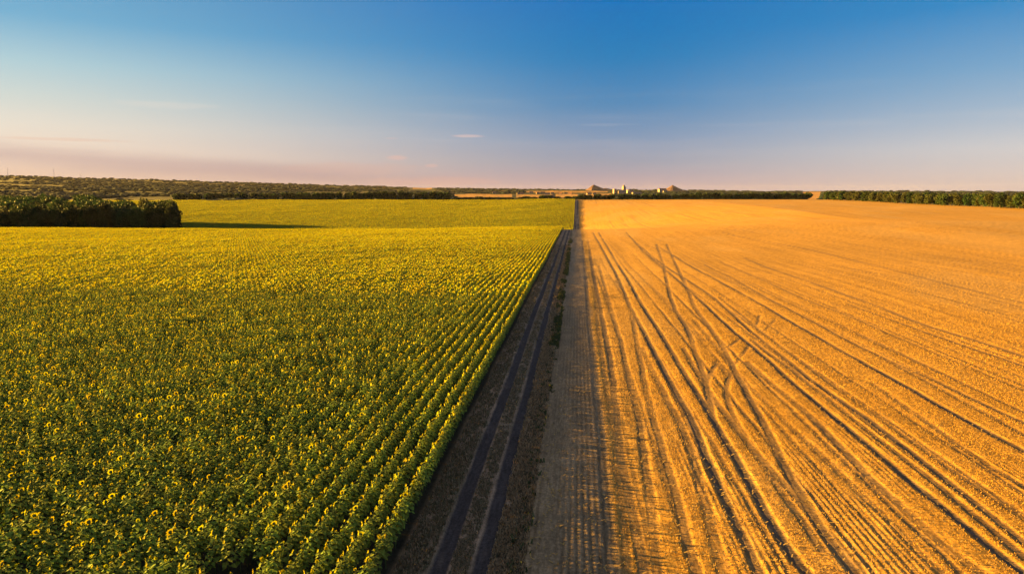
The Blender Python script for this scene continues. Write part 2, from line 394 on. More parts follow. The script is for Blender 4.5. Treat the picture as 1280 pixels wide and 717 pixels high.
px_, py_, _ = project(np.column_stack([fx, fy, terrain(fx, fy)]))
def strip(x0, x1, y0, y1, colr):
    global fc
    jit = (vnoise(fx/70, fy/200, 12)-.5)*1.2
    q = (px_ > x0)&(px_ < x1)&(py_+jit > y0)&(py_+jit < y1); fc[q] = colr
WH = C(.36,.19,.05)
strip(568, 640, 242.6, 246.4, WH); strip(645, 690, 243.2, 247.4, WH*.95); strip(695, 722, 242.6, 246.6, WH); strip(729, 742, 242.5, 246, WH*.9); strip(745, 765, 241.8, 246.5, WH*.8)
strip(655, 760, 238.6, 240.6, WH*.75); strip(600, 640, 238.5, 240, WH*.4); strip(470, 485, 233.8, 235.4, WH*.5); strip(516, 540, 234.2, 236.4, WH*.75); strip(560, 600, 238, 240, C(.15,.12,.04))
strip(1004, 1026, 240, 262, WH*1.1)
colf = col[fi]; colf = colf*(1-far[fi])+fc.reshape(colf.shape)*far[fi]; col[fi] = colf
nr, nc = XX.shape
idx = np.arange(nr*nc).reshape(nr, nc)
quads = np.stack([idx[:-1,:-1], idx[:-1,1:], idx[1:,1:], idx[1:,:-1]], -1).reshape(-1, 4)

gm = bpy.data.materials.new('ground_mat'); gm.use_nodes = True
t = NT(gm.node_tree); b = t.n['Principled BSDF']; b.inputs['Roughness'].default_value = .95; b.inputs['Specular IOR Level'].default_value = .1
at = t.node('ShaderNodeAttribute', attribute_name='Col'); g = t.node('ShaderNodeNewGeometry'); P_ = g.outputs['Position']
na = t.noise(t.mapping(P_, (7, 1.1, 1)), 1.0, 5, .7); nb = t.noise(P_, 6.0, 4, .7); nc_ = t.noise(t.mapping(P_, (1, .25, 1)), .9, 4, .65)
f = t.math('MULTIPLY', t.range(na, .3, .7, .72, 1.28), t.math('MULTIPLY', t.range(nb, .3, .7, .72, 1.28), t.range(nc_, .3, .7, .86, 1.14)))
sv = t.node('ShaderNodeVectorMath', operation='SCALE'); t.put(sv.inputs[0], at.outputs['Color']); t.put(sv.inputs['Scale'], f)
t.put(b.inputs['Base Color'], sv.outputs[0])
bp = t.node('ShaderNodeBump'); bp.inputs['Strength'].default_value = .35; bp.inputs['Distance'].default_value = .03
t.put(bp.inputs['Height'], t.math('ADD', na, t.math('MULTIPLY', nb, .8))); t.put(b.inputs['Normal'], bp.outputs[0])
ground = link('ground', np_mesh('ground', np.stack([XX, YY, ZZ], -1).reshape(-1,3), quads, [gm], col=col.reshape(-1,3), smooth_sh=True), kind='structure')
def gz(x, y): return terrain(x, y)

# ---------------------------------------------------------------- blades: stubble, dry grass, straw
sm_ = bpy.data.materials.new('straw_mat'); sm_.use_nodes = True
t = NT(sm_.node_tree); b = t.n['Principled BSDF']; b.inputs['Roughness'].default_value = .8; b.inputs['Specular IOR Level'].default_value = .2
at = t.node('ShaderNodeAttribute', attribute_name='Col'); t.put(b.inputs['Base Color'], at.outputs['Color'])
def blades(x, y, hgt, wid, lean, colr, per=2):
    """per upright triangles at every x, y"""
    n = len(x); z = gz(x, y)-.02; V = []; Cc = []
    for k in range(per):
        th = rng.uniform(0, math.pi, n); dx, dy = np.cos(th)*wid*.5, np.sin(th)*wid*.5
        ox, oy = rng.normal(0, wid*.5, n), rng.normal(0, wid*.8, n)
        la = rng.uniform(0, 2*math.pi, n); ll = lean*rng.uniform(.2, 1, n)
        h = hgt*rng.uniform(.6, 1.15, n)
        a = np.stack([x+ox-dx, y+oy-dy, z], -1); b_ = np.stack([x+ox+dx, y+oy+dy, z], -1)
        c_ = np.stack([x+ox+np.cos(la)*ll+dx*.5, y+oy+np.sin(la)*ll+dy*.5, z+h], -1); d_ = np.stack([x+ox+np.cos(la)*ll-dx*.5, y+oy+np.sin(la)*ll-dy*.5, z+h], -1)
        V.append(np.stack([a, b_, c_, d_], 1)); Cc.append(np.repeat((colr*rng.uniform(.7, 1.3, (n,1)))[:,None,:], 4, 1))
    V = np.concatenate(V).reshape(-1,3); Cc = np.concatenate(Cc).reshape(-1,3)
    return V, np.arange(len(V)).reshape(-1,4), Cc
def join(parts):
    V = []; Fq = []; Cc = []; o = 0
    for v, f, c2 in parts: V.append(v); Fq.append(f+o); Cc.append(c2); o += len(v)
    return np.concatenate(V), np.concatenate(Fq), np.concatenate(Cc)
parts = []
for y0, y1, pitch, dy, wd_, hh in ((20, 60, .17, .09, .026, .085), (60, 105, .17, .22, .05, .085), (105, 190, .34, .42, .085, .09)):
    xa = np.arange(XE_VERGE-.3, .78*y1+2, pitch); ya = np.arange(y0, y1, dy)
    gx, gy = np.meshgrid(xa, ya); gx, gy = gx.ravel(), gy.ravel()
    q = (gx < .74*gy+3) & (gx > XE_VERGE+.2+1.1*(fbm(gy*.35, gx*.3, 3, 23)-.5)); gx, gy = gx[q], gy[q]
    gx = gx+rng.normal(0, .016, len(gx))+.05*np.sin(gy*.12); gy = gy+rng.uniform(-dy, dy, len(gy))
    dens = fbm(gx*.5, gy*.12, 3, 15)
    m_ = track_mask(gx, gy); q = (rng.random(len(gx)) > m_*1.7) & (rng.random(len(gx)) > smooth(60, 180, gy)*.96) & (rng.random(len(gx)) < .55+.9*(dens-.2)); gx, gy, dens = gx[q], gy[q], dens[q]
    cc = C(.29,.17,.036)*(.75+.5*dens)[:,None]; wn = dull_strip(gx, gy)[:,None]; cc = cc*(1-wn)+C(.215,.155,.09)*(.8+.4*dens)[:,None]*wn
    parts.append(blades(gx, gy, hh*(1-.45*dull_strip(gx, gy)), wd_, .05, cc, 2))
V, Fq, Cc = join(parts)
link('stubble', np_mesh('stubble', V, Fq, [sm_], col=Cc), label='cut wheat stubble standing in drill rows', cat='stubble', kind='stuff')
# loose straw
n = 9000; yy = 1/rng.uniform(1/90, 1/22, n); xx = XE_VERGE+rng.uniform(0, 1, n)*(.74*yy+5)
q = rng.random(n) < fbm(xx*.35, yy*.05, 2, 99); xx, yy = xx[q], yy[q]; n = len(xx)
th = rng.normal(math.pi/2, .8, n); L = rng.uniform(.06, .18, n)*(1+yy/60); wdt = .012*(1+yy/25); z = gz(xx, yy)+rng.uniform(.03, .09, n)
ca, sa = np.cos(th), np.sin(th)
V = np.stack([np.stack([xx-ca*L/2-sa*wdt, yy-sa*L/2+ca*wdt, z], -1), np.stack([xx-ca*L/2+sa*wdt, yy-sa*L/2-ca*wdt, z], -1), np.stack([xx+ca*L/2+sa*wdt, yy+sa*L/2-ca*wdt, z+.03], -1), np.stack([xx+ca*L/2-sa*wdt, yy+sa*L/2+ca*wdt, z+.03], -1)], 1).reshape(-1,3)
link('loose_straw', np_mesh('loose_straw', V, np.arange(len(V)).reshape(-1,4), [sm_], col=np.repeat(C(.32,.21,.065)*rng.uniform(.7,1.2,(n,1)), 4, 0)), label='loose straw lying over the stubble', cat='straw', kind='stuff')
# verge grass and weeds
def scatter(n, x0, x1, dens_seed, ymax=260):
    yy = 1/rng.uniform(1/ymax, 1/20, n); xx = rng.uniform(x0, x1, n)
    q = rng.random(n) < smooth(.15, .75, fbm(xx*3.3, yy*1.6, 3, dens_seed)); return xx[q], yy[q]
parts = []
xx, yy = scatter(34000, -3.6, -2.15, 41); parts.append(blades(xx, yy, .2, .035+yy*.0012, .12, np.where(rng.random((len(xx),1)) < .75, C(.34,.225,.125), C(.12,.10,.06)), 2))
xx, yy = scatter(15000, -5.35, -4.55, 42); parts.append(blades(xx, yy, .12, .03+yy*.0012, .08, np.where(rng.random((len(xx),1)) < .6, C(.28,.20,.125), C(.15,.13,.07)), 2))
xx, yy = scatter(17000, -7.7, -6.35, 43); parts.append(blades(xx, yy, .17, .035+yy*.0012, .1, np.where(rng.random((len(xx),1)) < .5, C(.28,.20,.125), C(.15,.13,.07)), 2))
V, Fq, Cc = join(parts)
link('verge_grass', np_mesh('verge_grass', V, Fq, [sm_], col=Cc), label='dry brown grass between and beside the ruts of the dirt road', cat='grass', kind='stuff')
xx, yy = scatter(16000, -2.8, -1.9, 44, 300); q = (yy > 75) & (fbm(xx*.9, yy*.12, 2, 45) > .42) | (rng.random(len(xx)) < .02); xx, yy = xx[q], yy[q]
V, Fq, Cc = blades(xx, yy, .3, .07+yy*.0015, .2, C(.055,.07,.025)+0*xx[:,None], 3)
link('weeds', np_mesh('weeds', V, Fq, [sm_], col=Cc), label='low dark green weeds along the edge of the stubble', cat='weeds', kind='stuff')

# ---------------------------------------------------------------- sunflowers
M_leaf = mat('leaf', (.146,.200,.034), .75, (9, .25), .22, .1, .2)
M_stem = mat('stem', (.07,.10,.03), .7)
M_petal = mat('petal', (.36,.33,.003), .8, None, .3, .05, .12)
M_disc = mat('disc', (.30,.26,.004), .85, (30, .3))
def leaf_into(mb, base, azm, L, Wd, droop, rnd):
    d = Vector((math.cos(azm), math.sin(azm), 0)); s = Vector((-d.y, d.x, 0)); up = Vector((0,0,1))
    p0 = Vector(base); rise = rnd.uniform(.15, .5)
    a = p0+d*L*.18+up*L*.18*rise
    m1 = p0+d*L*.5+up*L*(.3*rise); m2 = p0+d*L*.8+up*L*(.2*rise-droop*.35); tip = p0+d*L*1.05-up*L*droop*.8
    k = rnd.uniform(.04, .16)*Wd
    l1 = m1+s*Wd*.5+up*k; r1 = m1-s*Wd*.5+up*k; l2 = m2+s*Wd*.33+up*k*.4; r2 = m2-s*Wd*.33+up*k*.4
    b = len(mb.v); mb.v += [tuple(q) for q in (a, l1, m1, r1, l2, m2, r2, tip)]
    for f_ in ((0,2,1),(0,3,2),(1,2,5,4),(2,3,6,5),(4,5,7),(5,6,7)): mb.f.append(tuple(b+i for i in f_)); mb.m.append(0)
def plant_parts(seed, nl=15, H=1.55, head=True, big=1.0):
    rnd = random.Random(seed)
    lv, st, pe, di = MB(), MB(), MB(), MB()
    bx, by = rnd.uniform(-.08, .08), rnd.uniform(-.05, .05)
    st.tube([(0,0,0),(bx*.3,by*.3,H*.5),(bx,by,H*.93)], [.018,.015,.011], 5)
    a0 = rnd.uniform(0, 6.28)
    for i in range(nl):
        q = i/(nl-1); z = H*(.36+.56*q); Lf = big*(.25+.08*math.sin(math.pi*min(q*1.15, 1)))*(1-.28*q)*rnd.uniform(.85, 1.2)
        leaf_into(lv, (bx*q, by*q, z), a0+i*2.4+rnd.uniform(-.3, .3), Lf, Lf*.86, rnd.uniform(.15, .6), rnd)
    fa = R(205)+rnd.gauss(0, .75); tilt = rnd.uniform(-.05, .75)             # the heads look left and towards the viewer
    n = Vector((math.cos(fa)*math.cos(tilt), math.sin(fa)*math.cos(tilt), math.sin(tilt)))
    t_ = n.orthogonal().normalized(); u_ = n.cross(t_); rad = rnd.uniform(.06, .105)*big*(1.0 if rnd.random() < .5 else .5)
    c0 = Vector((bx, by, H*.96))+n*.06
    st.tube([(bx,by,H*.93), tuple(c0-n*.02)], [.011,.02], 5)
    rr_ = []
    K = 9
    for k in range(K): th = 2*math.pi*k/K; rr_.append(math.cos(th)*t_+math.sin(th)*u_)
    di.face([c0+r*rad*.52 for r in rr_]); b = len(di.v); di.v.append(tuple(c0+n*rad*.2)); di.f.pop(); di.m.pop()
    for k in range(K): di.f.append((b-K+k, b-K+(k+1)%K, b)); di.m.append(0)
    # green back of the head
    b = len(st.v); st.v += [tuple(c0+r*rad*.85-n*.005) for r in rr_]+[tuple(c0-n*rad*.45)]
    for k in range(K): st.f.append((b+(k+1)%K, b+k, b+K)); st.m.append(0)
    NP = 14
    for k in range(NP):
        th = 2*math.pi*k/NP+rnd.uniform(-.08, .08); r = math.cos(th)*t_+math.sin(th)*u_; s = -math.sin(th)*t_+math.cos(th)*u_
        Lp = rad*rnd.uniform(1.0, 1.4); w_ = rad*.30; cv = n*rnd.uniform(-.01, .05)
        p = c0+r*rad*.45
        pe.face([p-s*w_*.6, p+r*Lp*.55-s*w_+cv*.6, p+r*Lp+cv, p+r*Lp*.55+s*w_+cv*.6, p+s*w_*.6])
    return lv, st, pe, di
def merge(name, items, mats_):
    """items: list of (MB, material index, Matrix)"""
    o = MB()
    for mb, mi_, M in items:
        b = len(o.v); o.v += [tuple(M@Vector(v)) for v in mb.v]; o.f += [tuple(b+i for i in f_) for f_ in mb.f]; o.m += [mi_]*len(mb.f)
    return o.mesh(name, *mats_)
NV = 8
variants = [plant_parts(100+i, 18, 1.75*random.uniform(.93, 1.07), big=1.04) for i in range(NV)]
FM = [M_leaf, M_stem, M_petal, M_disc]; I4 = Matrix.Identity(4)
vparts = [(v[0].mesh('leaves', M_leaf), v[1].mesh('stem', M_stem), v[2].mesh('petals', M_petal), v[3].mesh('seed_disc', M_disc)) for v in variants]
whole = [merge('sunflower', [(v[0],0,I4),(v[1],1,I4),(v[2],2,I4),(v[3],3,I4)], FM) for v in variants]
# row pieces for the middle distance: six plants, simpler
rows_ = []
for k in range(6):
    it = []
    for j in range(6):
        v = plant_parts(500+k*10+j, 9, 1.78*random.uniform(.92, 1.08), big=1.18)
        M = Matrix.Translation((random.uniform(-.06, .06), (j-2.5)*.40+random.uniform(-.05, .05), 0))
        it += [(v[0],0,M),(v[2],2,M),(v[3],3,M)]
    rows_.append(merge('sunflower_row', it, FM))
PITCH_R, STEP = 1.02, .33
def dens_ok(x, y):   # thin spots in the crop
    return smooth(.13, .24, fbm(x*.22+9, y*.16, 3, 61))
def instancer(name, pts, rot, scl, idx_, meshes, label):
    me = bpy.data.meshes.new(name); me.vertices.add(len(pts)); me.vertices.foreach_set('co', np.ascontiguousarray(pts, np.float32).ravel())
    for nm, arr, ty in (('rot', rot, 'FLOAT'), ('scl', scl, 'FLOAT')):
        at_ = me.attributes.new(nm, ty, 'POINT'); at_.data.foreach_set('value', np.asarray(arr, np.float32))
    at_ = me.attributes.new('pick', 'INT', 'POINT'); at_.data.foreach_set('value', np.asarray(idx_, np.int32))
    o = link(name, me, label=label, cat='sunflowers', kind='stuff')
    sc_ = bpy.data.collections.new(name+'_kinds')
    for i, m_ in enumerate(meshes): sc_.objects.link(bpy.data.objects.new('kind_%02d' % i, m_))
    ng = bpy.data.node_groups.new(name, 'GeometryNodeTree')
    ng.interface.new_socket('Geometry', in_out='INPUT', socket_type='NodeSocketGeometry'); ng.interface.new_socket('Geometry', in_out='OUTPUT', socket_type='NodeSocketGeometry')
    N = ng.nodes; L_ = ng.links
    gi, go = N.new('NodeGroupInput'), N.new('NodeGroupOutput')
    ci = N.new('GeometryNodeCollectionInfo'); ci.inputs['Collection'].default_value = sc_; ci.inputs['Separate Children'].default_value = True; ci.inputs['Reset Children'].default_value = True
    ip = N.new('GeometryNodeInstanceOnPoints'); ip.inputs['Pick Instance'].default_value = True
    def attr(nm, ty):
        a_ = N.new('GeometryNodeInputNamedAttribute'); a_.data_type = ty; a_.inputs['Name'].default_value = nm; return a_.outputs['Attribute']
    cx = N.new('ShaderNodeCombineXYZ'); L_.new(attr('rot', 'FLOAT'), cx.inputs[2])
    L_.new(gi.outputs[0], ip.inputs['Points']); L_.new(ci.outputs[0], ip.inputs['Instance']); L_.new(attr('pick', 'INT'), ip.inputs['Instance Index'])
    L_.new(cx.outputs[0], ip.inputs['Rotation']); L_.new(attr('scl', 'FLOAT'), ip.inputs['Scale']); L_.new(ip.outputs[0], go.inputs[0])
    md = o.modifiers.new('plants', 'NODES'); md.node_group = ng
    return o
rowx = XE_FIELD-.35-PITCH_R*np.arange(0, 540)
NEARD = 105.0
def lattice(y0, y1, step, uleft):
    ya = np.arange(y0, y1, step); gx, gy = np.meshgrid(rowx, ya); q = gx > -uleft*gy-12; gx, gy = gx[q], gy[q]
    return gx, gy
gx, gy = lattice(14, NEARD, STEP, 1.2)
gx = gx+rng.normal(0, .04, len(gx))+.10*(vnoise(gy*.2, gx*3, 88)-.5); gy = gy+rng.uniform(-.12, .12, len(gy))
q = (rng.random(len(gx)) < .25+.75*dens_ok(gx, gy)) & (rng.random(len(gx)) > .03); gx, gy = gx[q], gy[q]
zz = gz(gx, gy); ro = rng.normal(0, .5, len(gx)); scl = rng.normal(1.0, .11, len(gx))*(.90+.2*fbm(gx*.3, gy*.25, 2, 17)); pk = rng.integers(0, NV, len(gx)); er = gx > XE_FIELD-6*PITCH_R; scl = np.where(er, 1.0+(scl-1.0)*.45, scl)
px, py, dpt = project(np.column_stack([gx, gy, zz+1.45]))
near_ok = (px > 4)&(px < 1276)&(py > 4)&(py < 706)&(dpt > 5)
order = np.argsort(np.where(near_ok, dpt, 1e9))[:300]
edge_row = {}
protos = []
def make_flower(k):
    e = link('sunflower', None); e.empty_display_size = .3
    link('leaves', vparts[k][0], e); link('stem', vparts[k][1], e)
    h = link('petals', vparts[k][2], e); link('seed_disc', vparts[k][3], h)
    return e
def copy_tree(o, parent=None):
    c_ = o.copy(); COL.objects.link(c_)
    if parent: c_.parent = parent
    for ch in o.children: copy_tree(ch, c_)
    return c_
protos = [None]*NV
for i in order:
    k = int(pk[i])
    if protos[k] is None: o = protos[k] = make_flower(k)
    else: o = copy_tree(protos[k])
    o.location = (gx[i], gy[i], zz[i]); o.rotation_euler = (0, 0, ro[i]); s_ = float(scl[i]); o.scale = (s_, s_, s_)
    r_ = (XE_FIELD-.35-gx[i])/PITCH_R
    if r_ < .6: lb, gp = 'sunflower in the outermost row beside the dirt road, bottom of the photo', 'sunflowers of the outermost row'
    elif r_ < 1.6: lb, gp = 'sunflower in the second row from the dirt road, bottom of the photo', 'sunflowers of the second row'
    elif px[i] > 250: lb, gp = 'sunflower in the inner rows left of the dirt road, bottom of the photo', 'sunflowers of the inner rows'
    else: lb, gp = 'sunflower in the bottom left corner of the field, far from the road', 'sunflowers of the bottom left corner'
    o['label'] = lb; o['category'] = 'sunflower'; o['group'] = gp
rest = np.ones(len(gx), bool); rest[order] = False
instancer('sunflower_field', np.column_stack([gx, gy, zz])[rest], ro[rest], scl[rest], pk[rest], whole, 'dense rows of flowering sunflowers in the near half of the left field')
gx, gy = lattice(NEARD+1.2, 447, STEP*6, 1.15)
gx = gx+rng.normal(0, .04, len(gx))
q = rng.random(len(gx)) < .4+.6*dens_ok(gx, gy); gx, gy = gx[q], gy[q]
zz = gz(gx, gy); n = len(gx)
instancer('sunflower_field', np.column_stack([gx, gy, zz]), rng.normal(0, .04, n)+np.where(rng.random(n) < .0, math.pi, 0), rng.normal(1, .06, n)*(.9+.2*fbm(gx*.15, gy*.1, 2, 17)), rng.integers(0, 6, n), rows_, 'sunflower rows running up to the crest of the left field')

# the field across the hollow
ya = np.arange(560, 1212, 2.8); k_ = np.arange(0, 800)
gy, gk = np.meshgrid(ya, k_, indexing='ij'); gx = edge(gy)-.5-1.35*gk; gx, gy = gx.ravel(), gy.ravel(); q = (gx > -1.0*gy-30); gx, gy = gx[q], gy[q]
gx = gx+rng.normal(0, .12, len(gx)); gy = gy+rng.uniform(-.6, .6, len(gy)); n = len(gx)
instancer('sunflower_field', np.column_stack([gx, gy, gz(gx, gy)]), rng.normal(0, .06, n), rng.normal(1.25, .12, n)*(.85+.3*fbm(gx*.05, gy*.03, 2, 17)), rng.integers(0, 6, n), rows_, 'sunflowers covering the rising slope beyond the hollow')

# ---------------------------------------------------------------- trees
M_fol = [mat('foliage', c_, .7, (.35, .3), .22, .15, .25) for c_ in ((.018,.036,.013), (.028,.046,.014), (.042,.048,.016))]
M_bark = mat('bark', (.09,.07,.05), .9, (4, .3))
def tree_mesh(seed, H, rad, nleaf, lsz, mi_):
    r = np.random.default_rng(seed)
    lob = [(0, 0, H*.56, rad*.74, H*.40)]
    for k in range(9):
        a = r.uniform(0, 6.28); d = rad*r.uniform(.3, .68); zc = H*r.uniform(.16, .82)
        lob.append((math.cos(a)*d, math.sin(a)*d, zc, rad*r.uniform(.32, .5), H*r.uniform(.12, .2)))
    P3 = []
    vol = np.array([l[3]**2*l[4] for l in lob]); vol = vol/vol.sum()
    for l, v_ in zip(lob, vol):
        m_ = max(int(nleaf*v_), 20); d = r.normal(size=(m_, 3)); d /= np.linalg.norm(d, axis=1)[:,None]; q_ = r.uniform(.62, 1.06, (m_,1))
        P3.append(np.array(l[:3])+d*q_*np.array([l[3], l[3], l[4]]))
    P3 = np.concatenate(P3); P3 = P3[P3[:,2] > H*.06]; n = len(P3)
    A = r.normal(size=(n,3)); A /= np.linalg.norm(A, axis=1)[:,None]; B = np.cross(A, r.normal(size=(n,3))); B /= np.linalg.norm(B, axis=1)[:,None]
    s = lsz*r.uniform(.6, 1.3, (n,1)); V = np.stack([P3-A*s-B*s*.5, P3+A*s*.2-B*s, P3+A*s+B*s*.3, P3-A*s*.3+B*s], 1).reshape(-1,3)
    crown = np_mesh('crown', V, np.arange(len(V)).reshape(-1,4), [M_fol[mi_]])
    tk = MB(); bend = r.uniform(-.3, .3, 2)
    tk.tube([(0,0,-.8),(bend[0]*.5,bend[1]*.5,H*.35),(bend[0],bend[1],H*.8)], [H*.022,H*.016,H*.005], 7)
    for l in lob[1:6]: tk.tube([(bend[0]*.4,bend[1]*.4,min(l[2]*.6, H*.4)), (l[0]*.9,l[1]*.9,l[2])], [H*.009,H*.003], 5)
    return tk.mesh('trunk', M_bark), crown
kinds_near = [tree_mesh(10+i, 17, 5.8, 2600, .42, i % 3 if i < 5 else 2) for i in range(6)]
kinds_far = [tree_mesh(30+i, 14, 7.2, 900, .75, i % 2) for i in range(5)]
kinds_hedge = [tree_mesh(50+i, 14, 5.2, 1700, .5, (1, 2, 1, 2, 0)[i]) for i in range(5)]
def plant_tree(kinds, k, x, y, h, hw, label, group, H0, name='tree'):
    tk, cr = kinds[k]; o = link(name, None, label=label, cat='tree', group=group); o.empty_display_size = 1
    a_ = link('trunk', tk, o); b_ = link('crown', cr, o)
    o.location = (x, y, float(gz(x, y))-.15); o.rotation_euler = (0, 0, random.uniform(0, 6.28)); o.scale = (hw, hw, h/H0); return o
# the wood on the left, just over the crest
pts = []
def dart(fn, n, dmin, tries=40000):
    out = []
    for _ in range(tries):
        p = fn()
        if all((p[0]-q_[0])**2+(p[1]-q_[1])**2 > dmin*dmin for q_ in pts): pts.append(p); out.append(p)
        if len(out) >= n: break
    return out
def f_front():
    y = random.uniform(447, 492); return (-(.600+random.uniform(.012, .42))*y-1, y)
def f_side():
    y = random.uniform(492, 690); return (-.604*y-random.uniform(6, 30), y)
front = dart(f_front, 100, 7.6); side = dart(f_side, 30, 8)
for (x, y) in front:
    k = random.randrange(6); u_ = x/y; l2 = (u_ > -.66)
    hgt = random.choice((random.uniform(10.5, 15), random.uniform(15, 21), random.uniform(15, 21)))+(1.5 if u_ > -.66 else 0)
    if y < 462: lb, gp = 'dark leafy tree in the front row of the wood behind the left field', 'front trees of the wood on the left'
    else: lb, gp = 'tree with a sunlit top inside the wood behind the left field', 'inner trees of the wood on the left'
    plant_tree(kinds_near, k, x, y, hgt, random.uniform(.85, 1.2), lb, gp, 17)
for (x, y) in side: plant_tree(kinds_near, random.randrange(6), x, y, random.uniform(22, 27), random.uniform(.9, 1.25), 'tree at the right hand end of the wood, casting shade over the hollow', 'end trees of the wood on the left', 17)
# its hidden depth, as one mass
def mass(name, kinds, places, label, H0):
    Vs = []; o_ = 0
    for (x, y, h, hw, k) in places:
        me = kinds[k][1]; v = np.empty(len(me.vertices)*3, np.float32); me.vertices.foreach_get('co', v); v = v.reshape(-1,3).copy()
        a = random.uniform(0, 6.28); ca, sa = math.cos(a), math.sin(a)
        Vs.append(np.column_stack([(v[:,0]*ca-v[:,1]*sa)*hw+x, (v[:,0]*sa+v[:,1]*ca)*hw+y, v[:,2]*h/H0+float(gz(x, y))]))
    V = np.concatenate(Vs); f_ = np.arange(len(V)).reshape(-1,4)
    return link(name, np_mesh(name, V, f_, [M_fol[0], M_fol[1]], mi=(np.arange(len(f_))//900) % 2), label=label, cat='woodland', kind='stuff')
pl = []
for _ in range(260):
    y = random.uniform(500, 690); x = -.612*y-random.uniform(20, .45*y); pl.append((x, y, random.uniform(16, 22), random.uniform(.8, 1.1), random.randrange(5)))
mass('woodland', kinds_far, pl, 'deeper part of the wood on the left, seen as a band of lit tree tops', 14)
# windbreak across the top of the far slope
NB = 82
for i in range(NB):
    pxi = 218+(1012-218)*(i+.5)/NB+random.uniform(-2, 2)
    yb = 1236+random.uniform(-5, 8); A = math.atan((pxi-640)/F)-YAW; x = math.tan(A)*yb
    hgt = random.uniform(14, 18)
    if 566 < pxi < 720: hgt = random.uniform(6.0, 9.0)
    elif pxi < 400: hgt = random.uniform(14, 17)
    elif 720 < pxi < 860: hgt = random.uniform(8.5, 11.5)
    elif pxi > 860: hgt = random.uniform(10, 13.5)
    if 566 < pxi < 720: lb, gp = 'low dark bush tree below the strips of golden field on the horizon', 'low trees of the far windbreak'
    elif pxi < 566: lb, gp = 'dark tree in the windbreak along the top of the far sunflower slope', 'windbreak trees above the sunflower slope'
    else: lb, gp = 'dark tree in the windbreak along the top of the far stubble slope', 'windbreak trees above the stubble slope'
    plant_tree(kinds_far, i % 5, x, yb, hgt, random.uniform(1.15, 1.5), lb, gp, 14)
# sunlit tree belt on the right, running towards the viewer
y = 615.0; i = 0
while y < 1180 and i < 88:
    hgt = random.uniform(12.5, 15)
    if y < 720: lb, gp = 'sunlit tree at the near, right hand end of the tree belt by the stubble', 'near trees of the right tree belt'
    else: lb, gp = 'sunlit tree at the far, left hand end of the tree belt by the stubble', 'far trees of the right tree belt'
    plant_tree(kinds_hedge, i % 5, 404+random.uniform(-4, 6)+(4 if i % 2 else 0), y, hgt, random.uniform(1.0, 1.35), lb, gp, 14)
    y += random.uniform(4.6, 6.6)*(.72+y/1900); i += 1
# far woods: low clumps over the plain and the hills
ico_v = []
gr = (1+5**.5)/2
for a, b_ in ((1, gr), (-1, gr), (1, -gr), (-1, -gr)): ico_v += [(0, a, b_), (a, b_, 0), (b_, 0, a)]
ico_v = np.array(ico_v, float); ico_v /= np.linalg.norm(ico_v[0])
dd = np.linalg.norm(ico_v[:,None]-ico_v[None], axis=2); e_ = dd[dd > .1].min()*1.05
ico_f = []
for i in range(12):
    for j in range(i+1, 12):
        for k in range(j+1, 12):
            if dd[i,j] < e_ and dd[j,k] < e_ and dd[i,k] < e_:
                nrm = np.cross(ico_v[j]-ico_v[i], ico_v[k]-ico_v[i]); ico_f.append((i,j,k) if nrm@ico_v[i] > 0 else (i,k,j))
ico_f = np.array(ico_f)
N = 26000
r_ = np.exp(rng.uniform(math.log(1330), math.log(6150), N)); A = np.radians(rng.uniform(-50, 40, N)); x = r_*np.sin(A); y = r_*np.cos(A)
dn = fbm(x/260+5, y/170, 3, 77); hedge_ = np.abs(((x*.25+y)/330+.5*vnoise(x/900, y/900, 2)) % 1-.5) < .03; left = smooth(-500, -1500, x)
px, py, _ = project(np.column_stack([x, y, terrain(x, y)]))
keep = (dn > .50-.08*left) | (hedge_ & (rng.random(N) < .8))
for (x0, x1, y0, y1) in ((566, 768, 242.2, 247.5), (1002, 1028, 238, 262), (655, 765, 238, 240.8), (510, 545, 233, 238)): keep &= ~((px > x0)&(px < x1)&(py > y0)&(py < y1+1.5))
keep &= ~((px > 590)&(px < 730)&(r_ > 1340)&(r_ < 2200)&(rng.random(N) < .8))
x, y, r_ = x[keep], y[keep], r_[keep]; n = len(x); z = terrain(x, y)
rr_ = rng.uniform(3, 7, n)*(1+r_/9000); V = ico_v[None]*rng.uniform(.7, 1.25, (n, 12, 1))*np.stack([rr_*1.9, rr_*1.5, rr_*.5], -1)[:,None]+np.stack([x, y, z+rr_*.35], -1)[:,None]
ff = (ico_f[None]+(np.arange(n)*12)[:,None,None]).reshape(-1,3)
M_far = mat('far_foliage', (.010,.019,.015), .9, (.02, .45), 0, .1)
link('woodland', np_mesh('far_woods', V.reshape(-1,3), ff, [M_far]), label='scattered woods and hedges over the distant plain and hills', cat='woodland', kind='stuff')

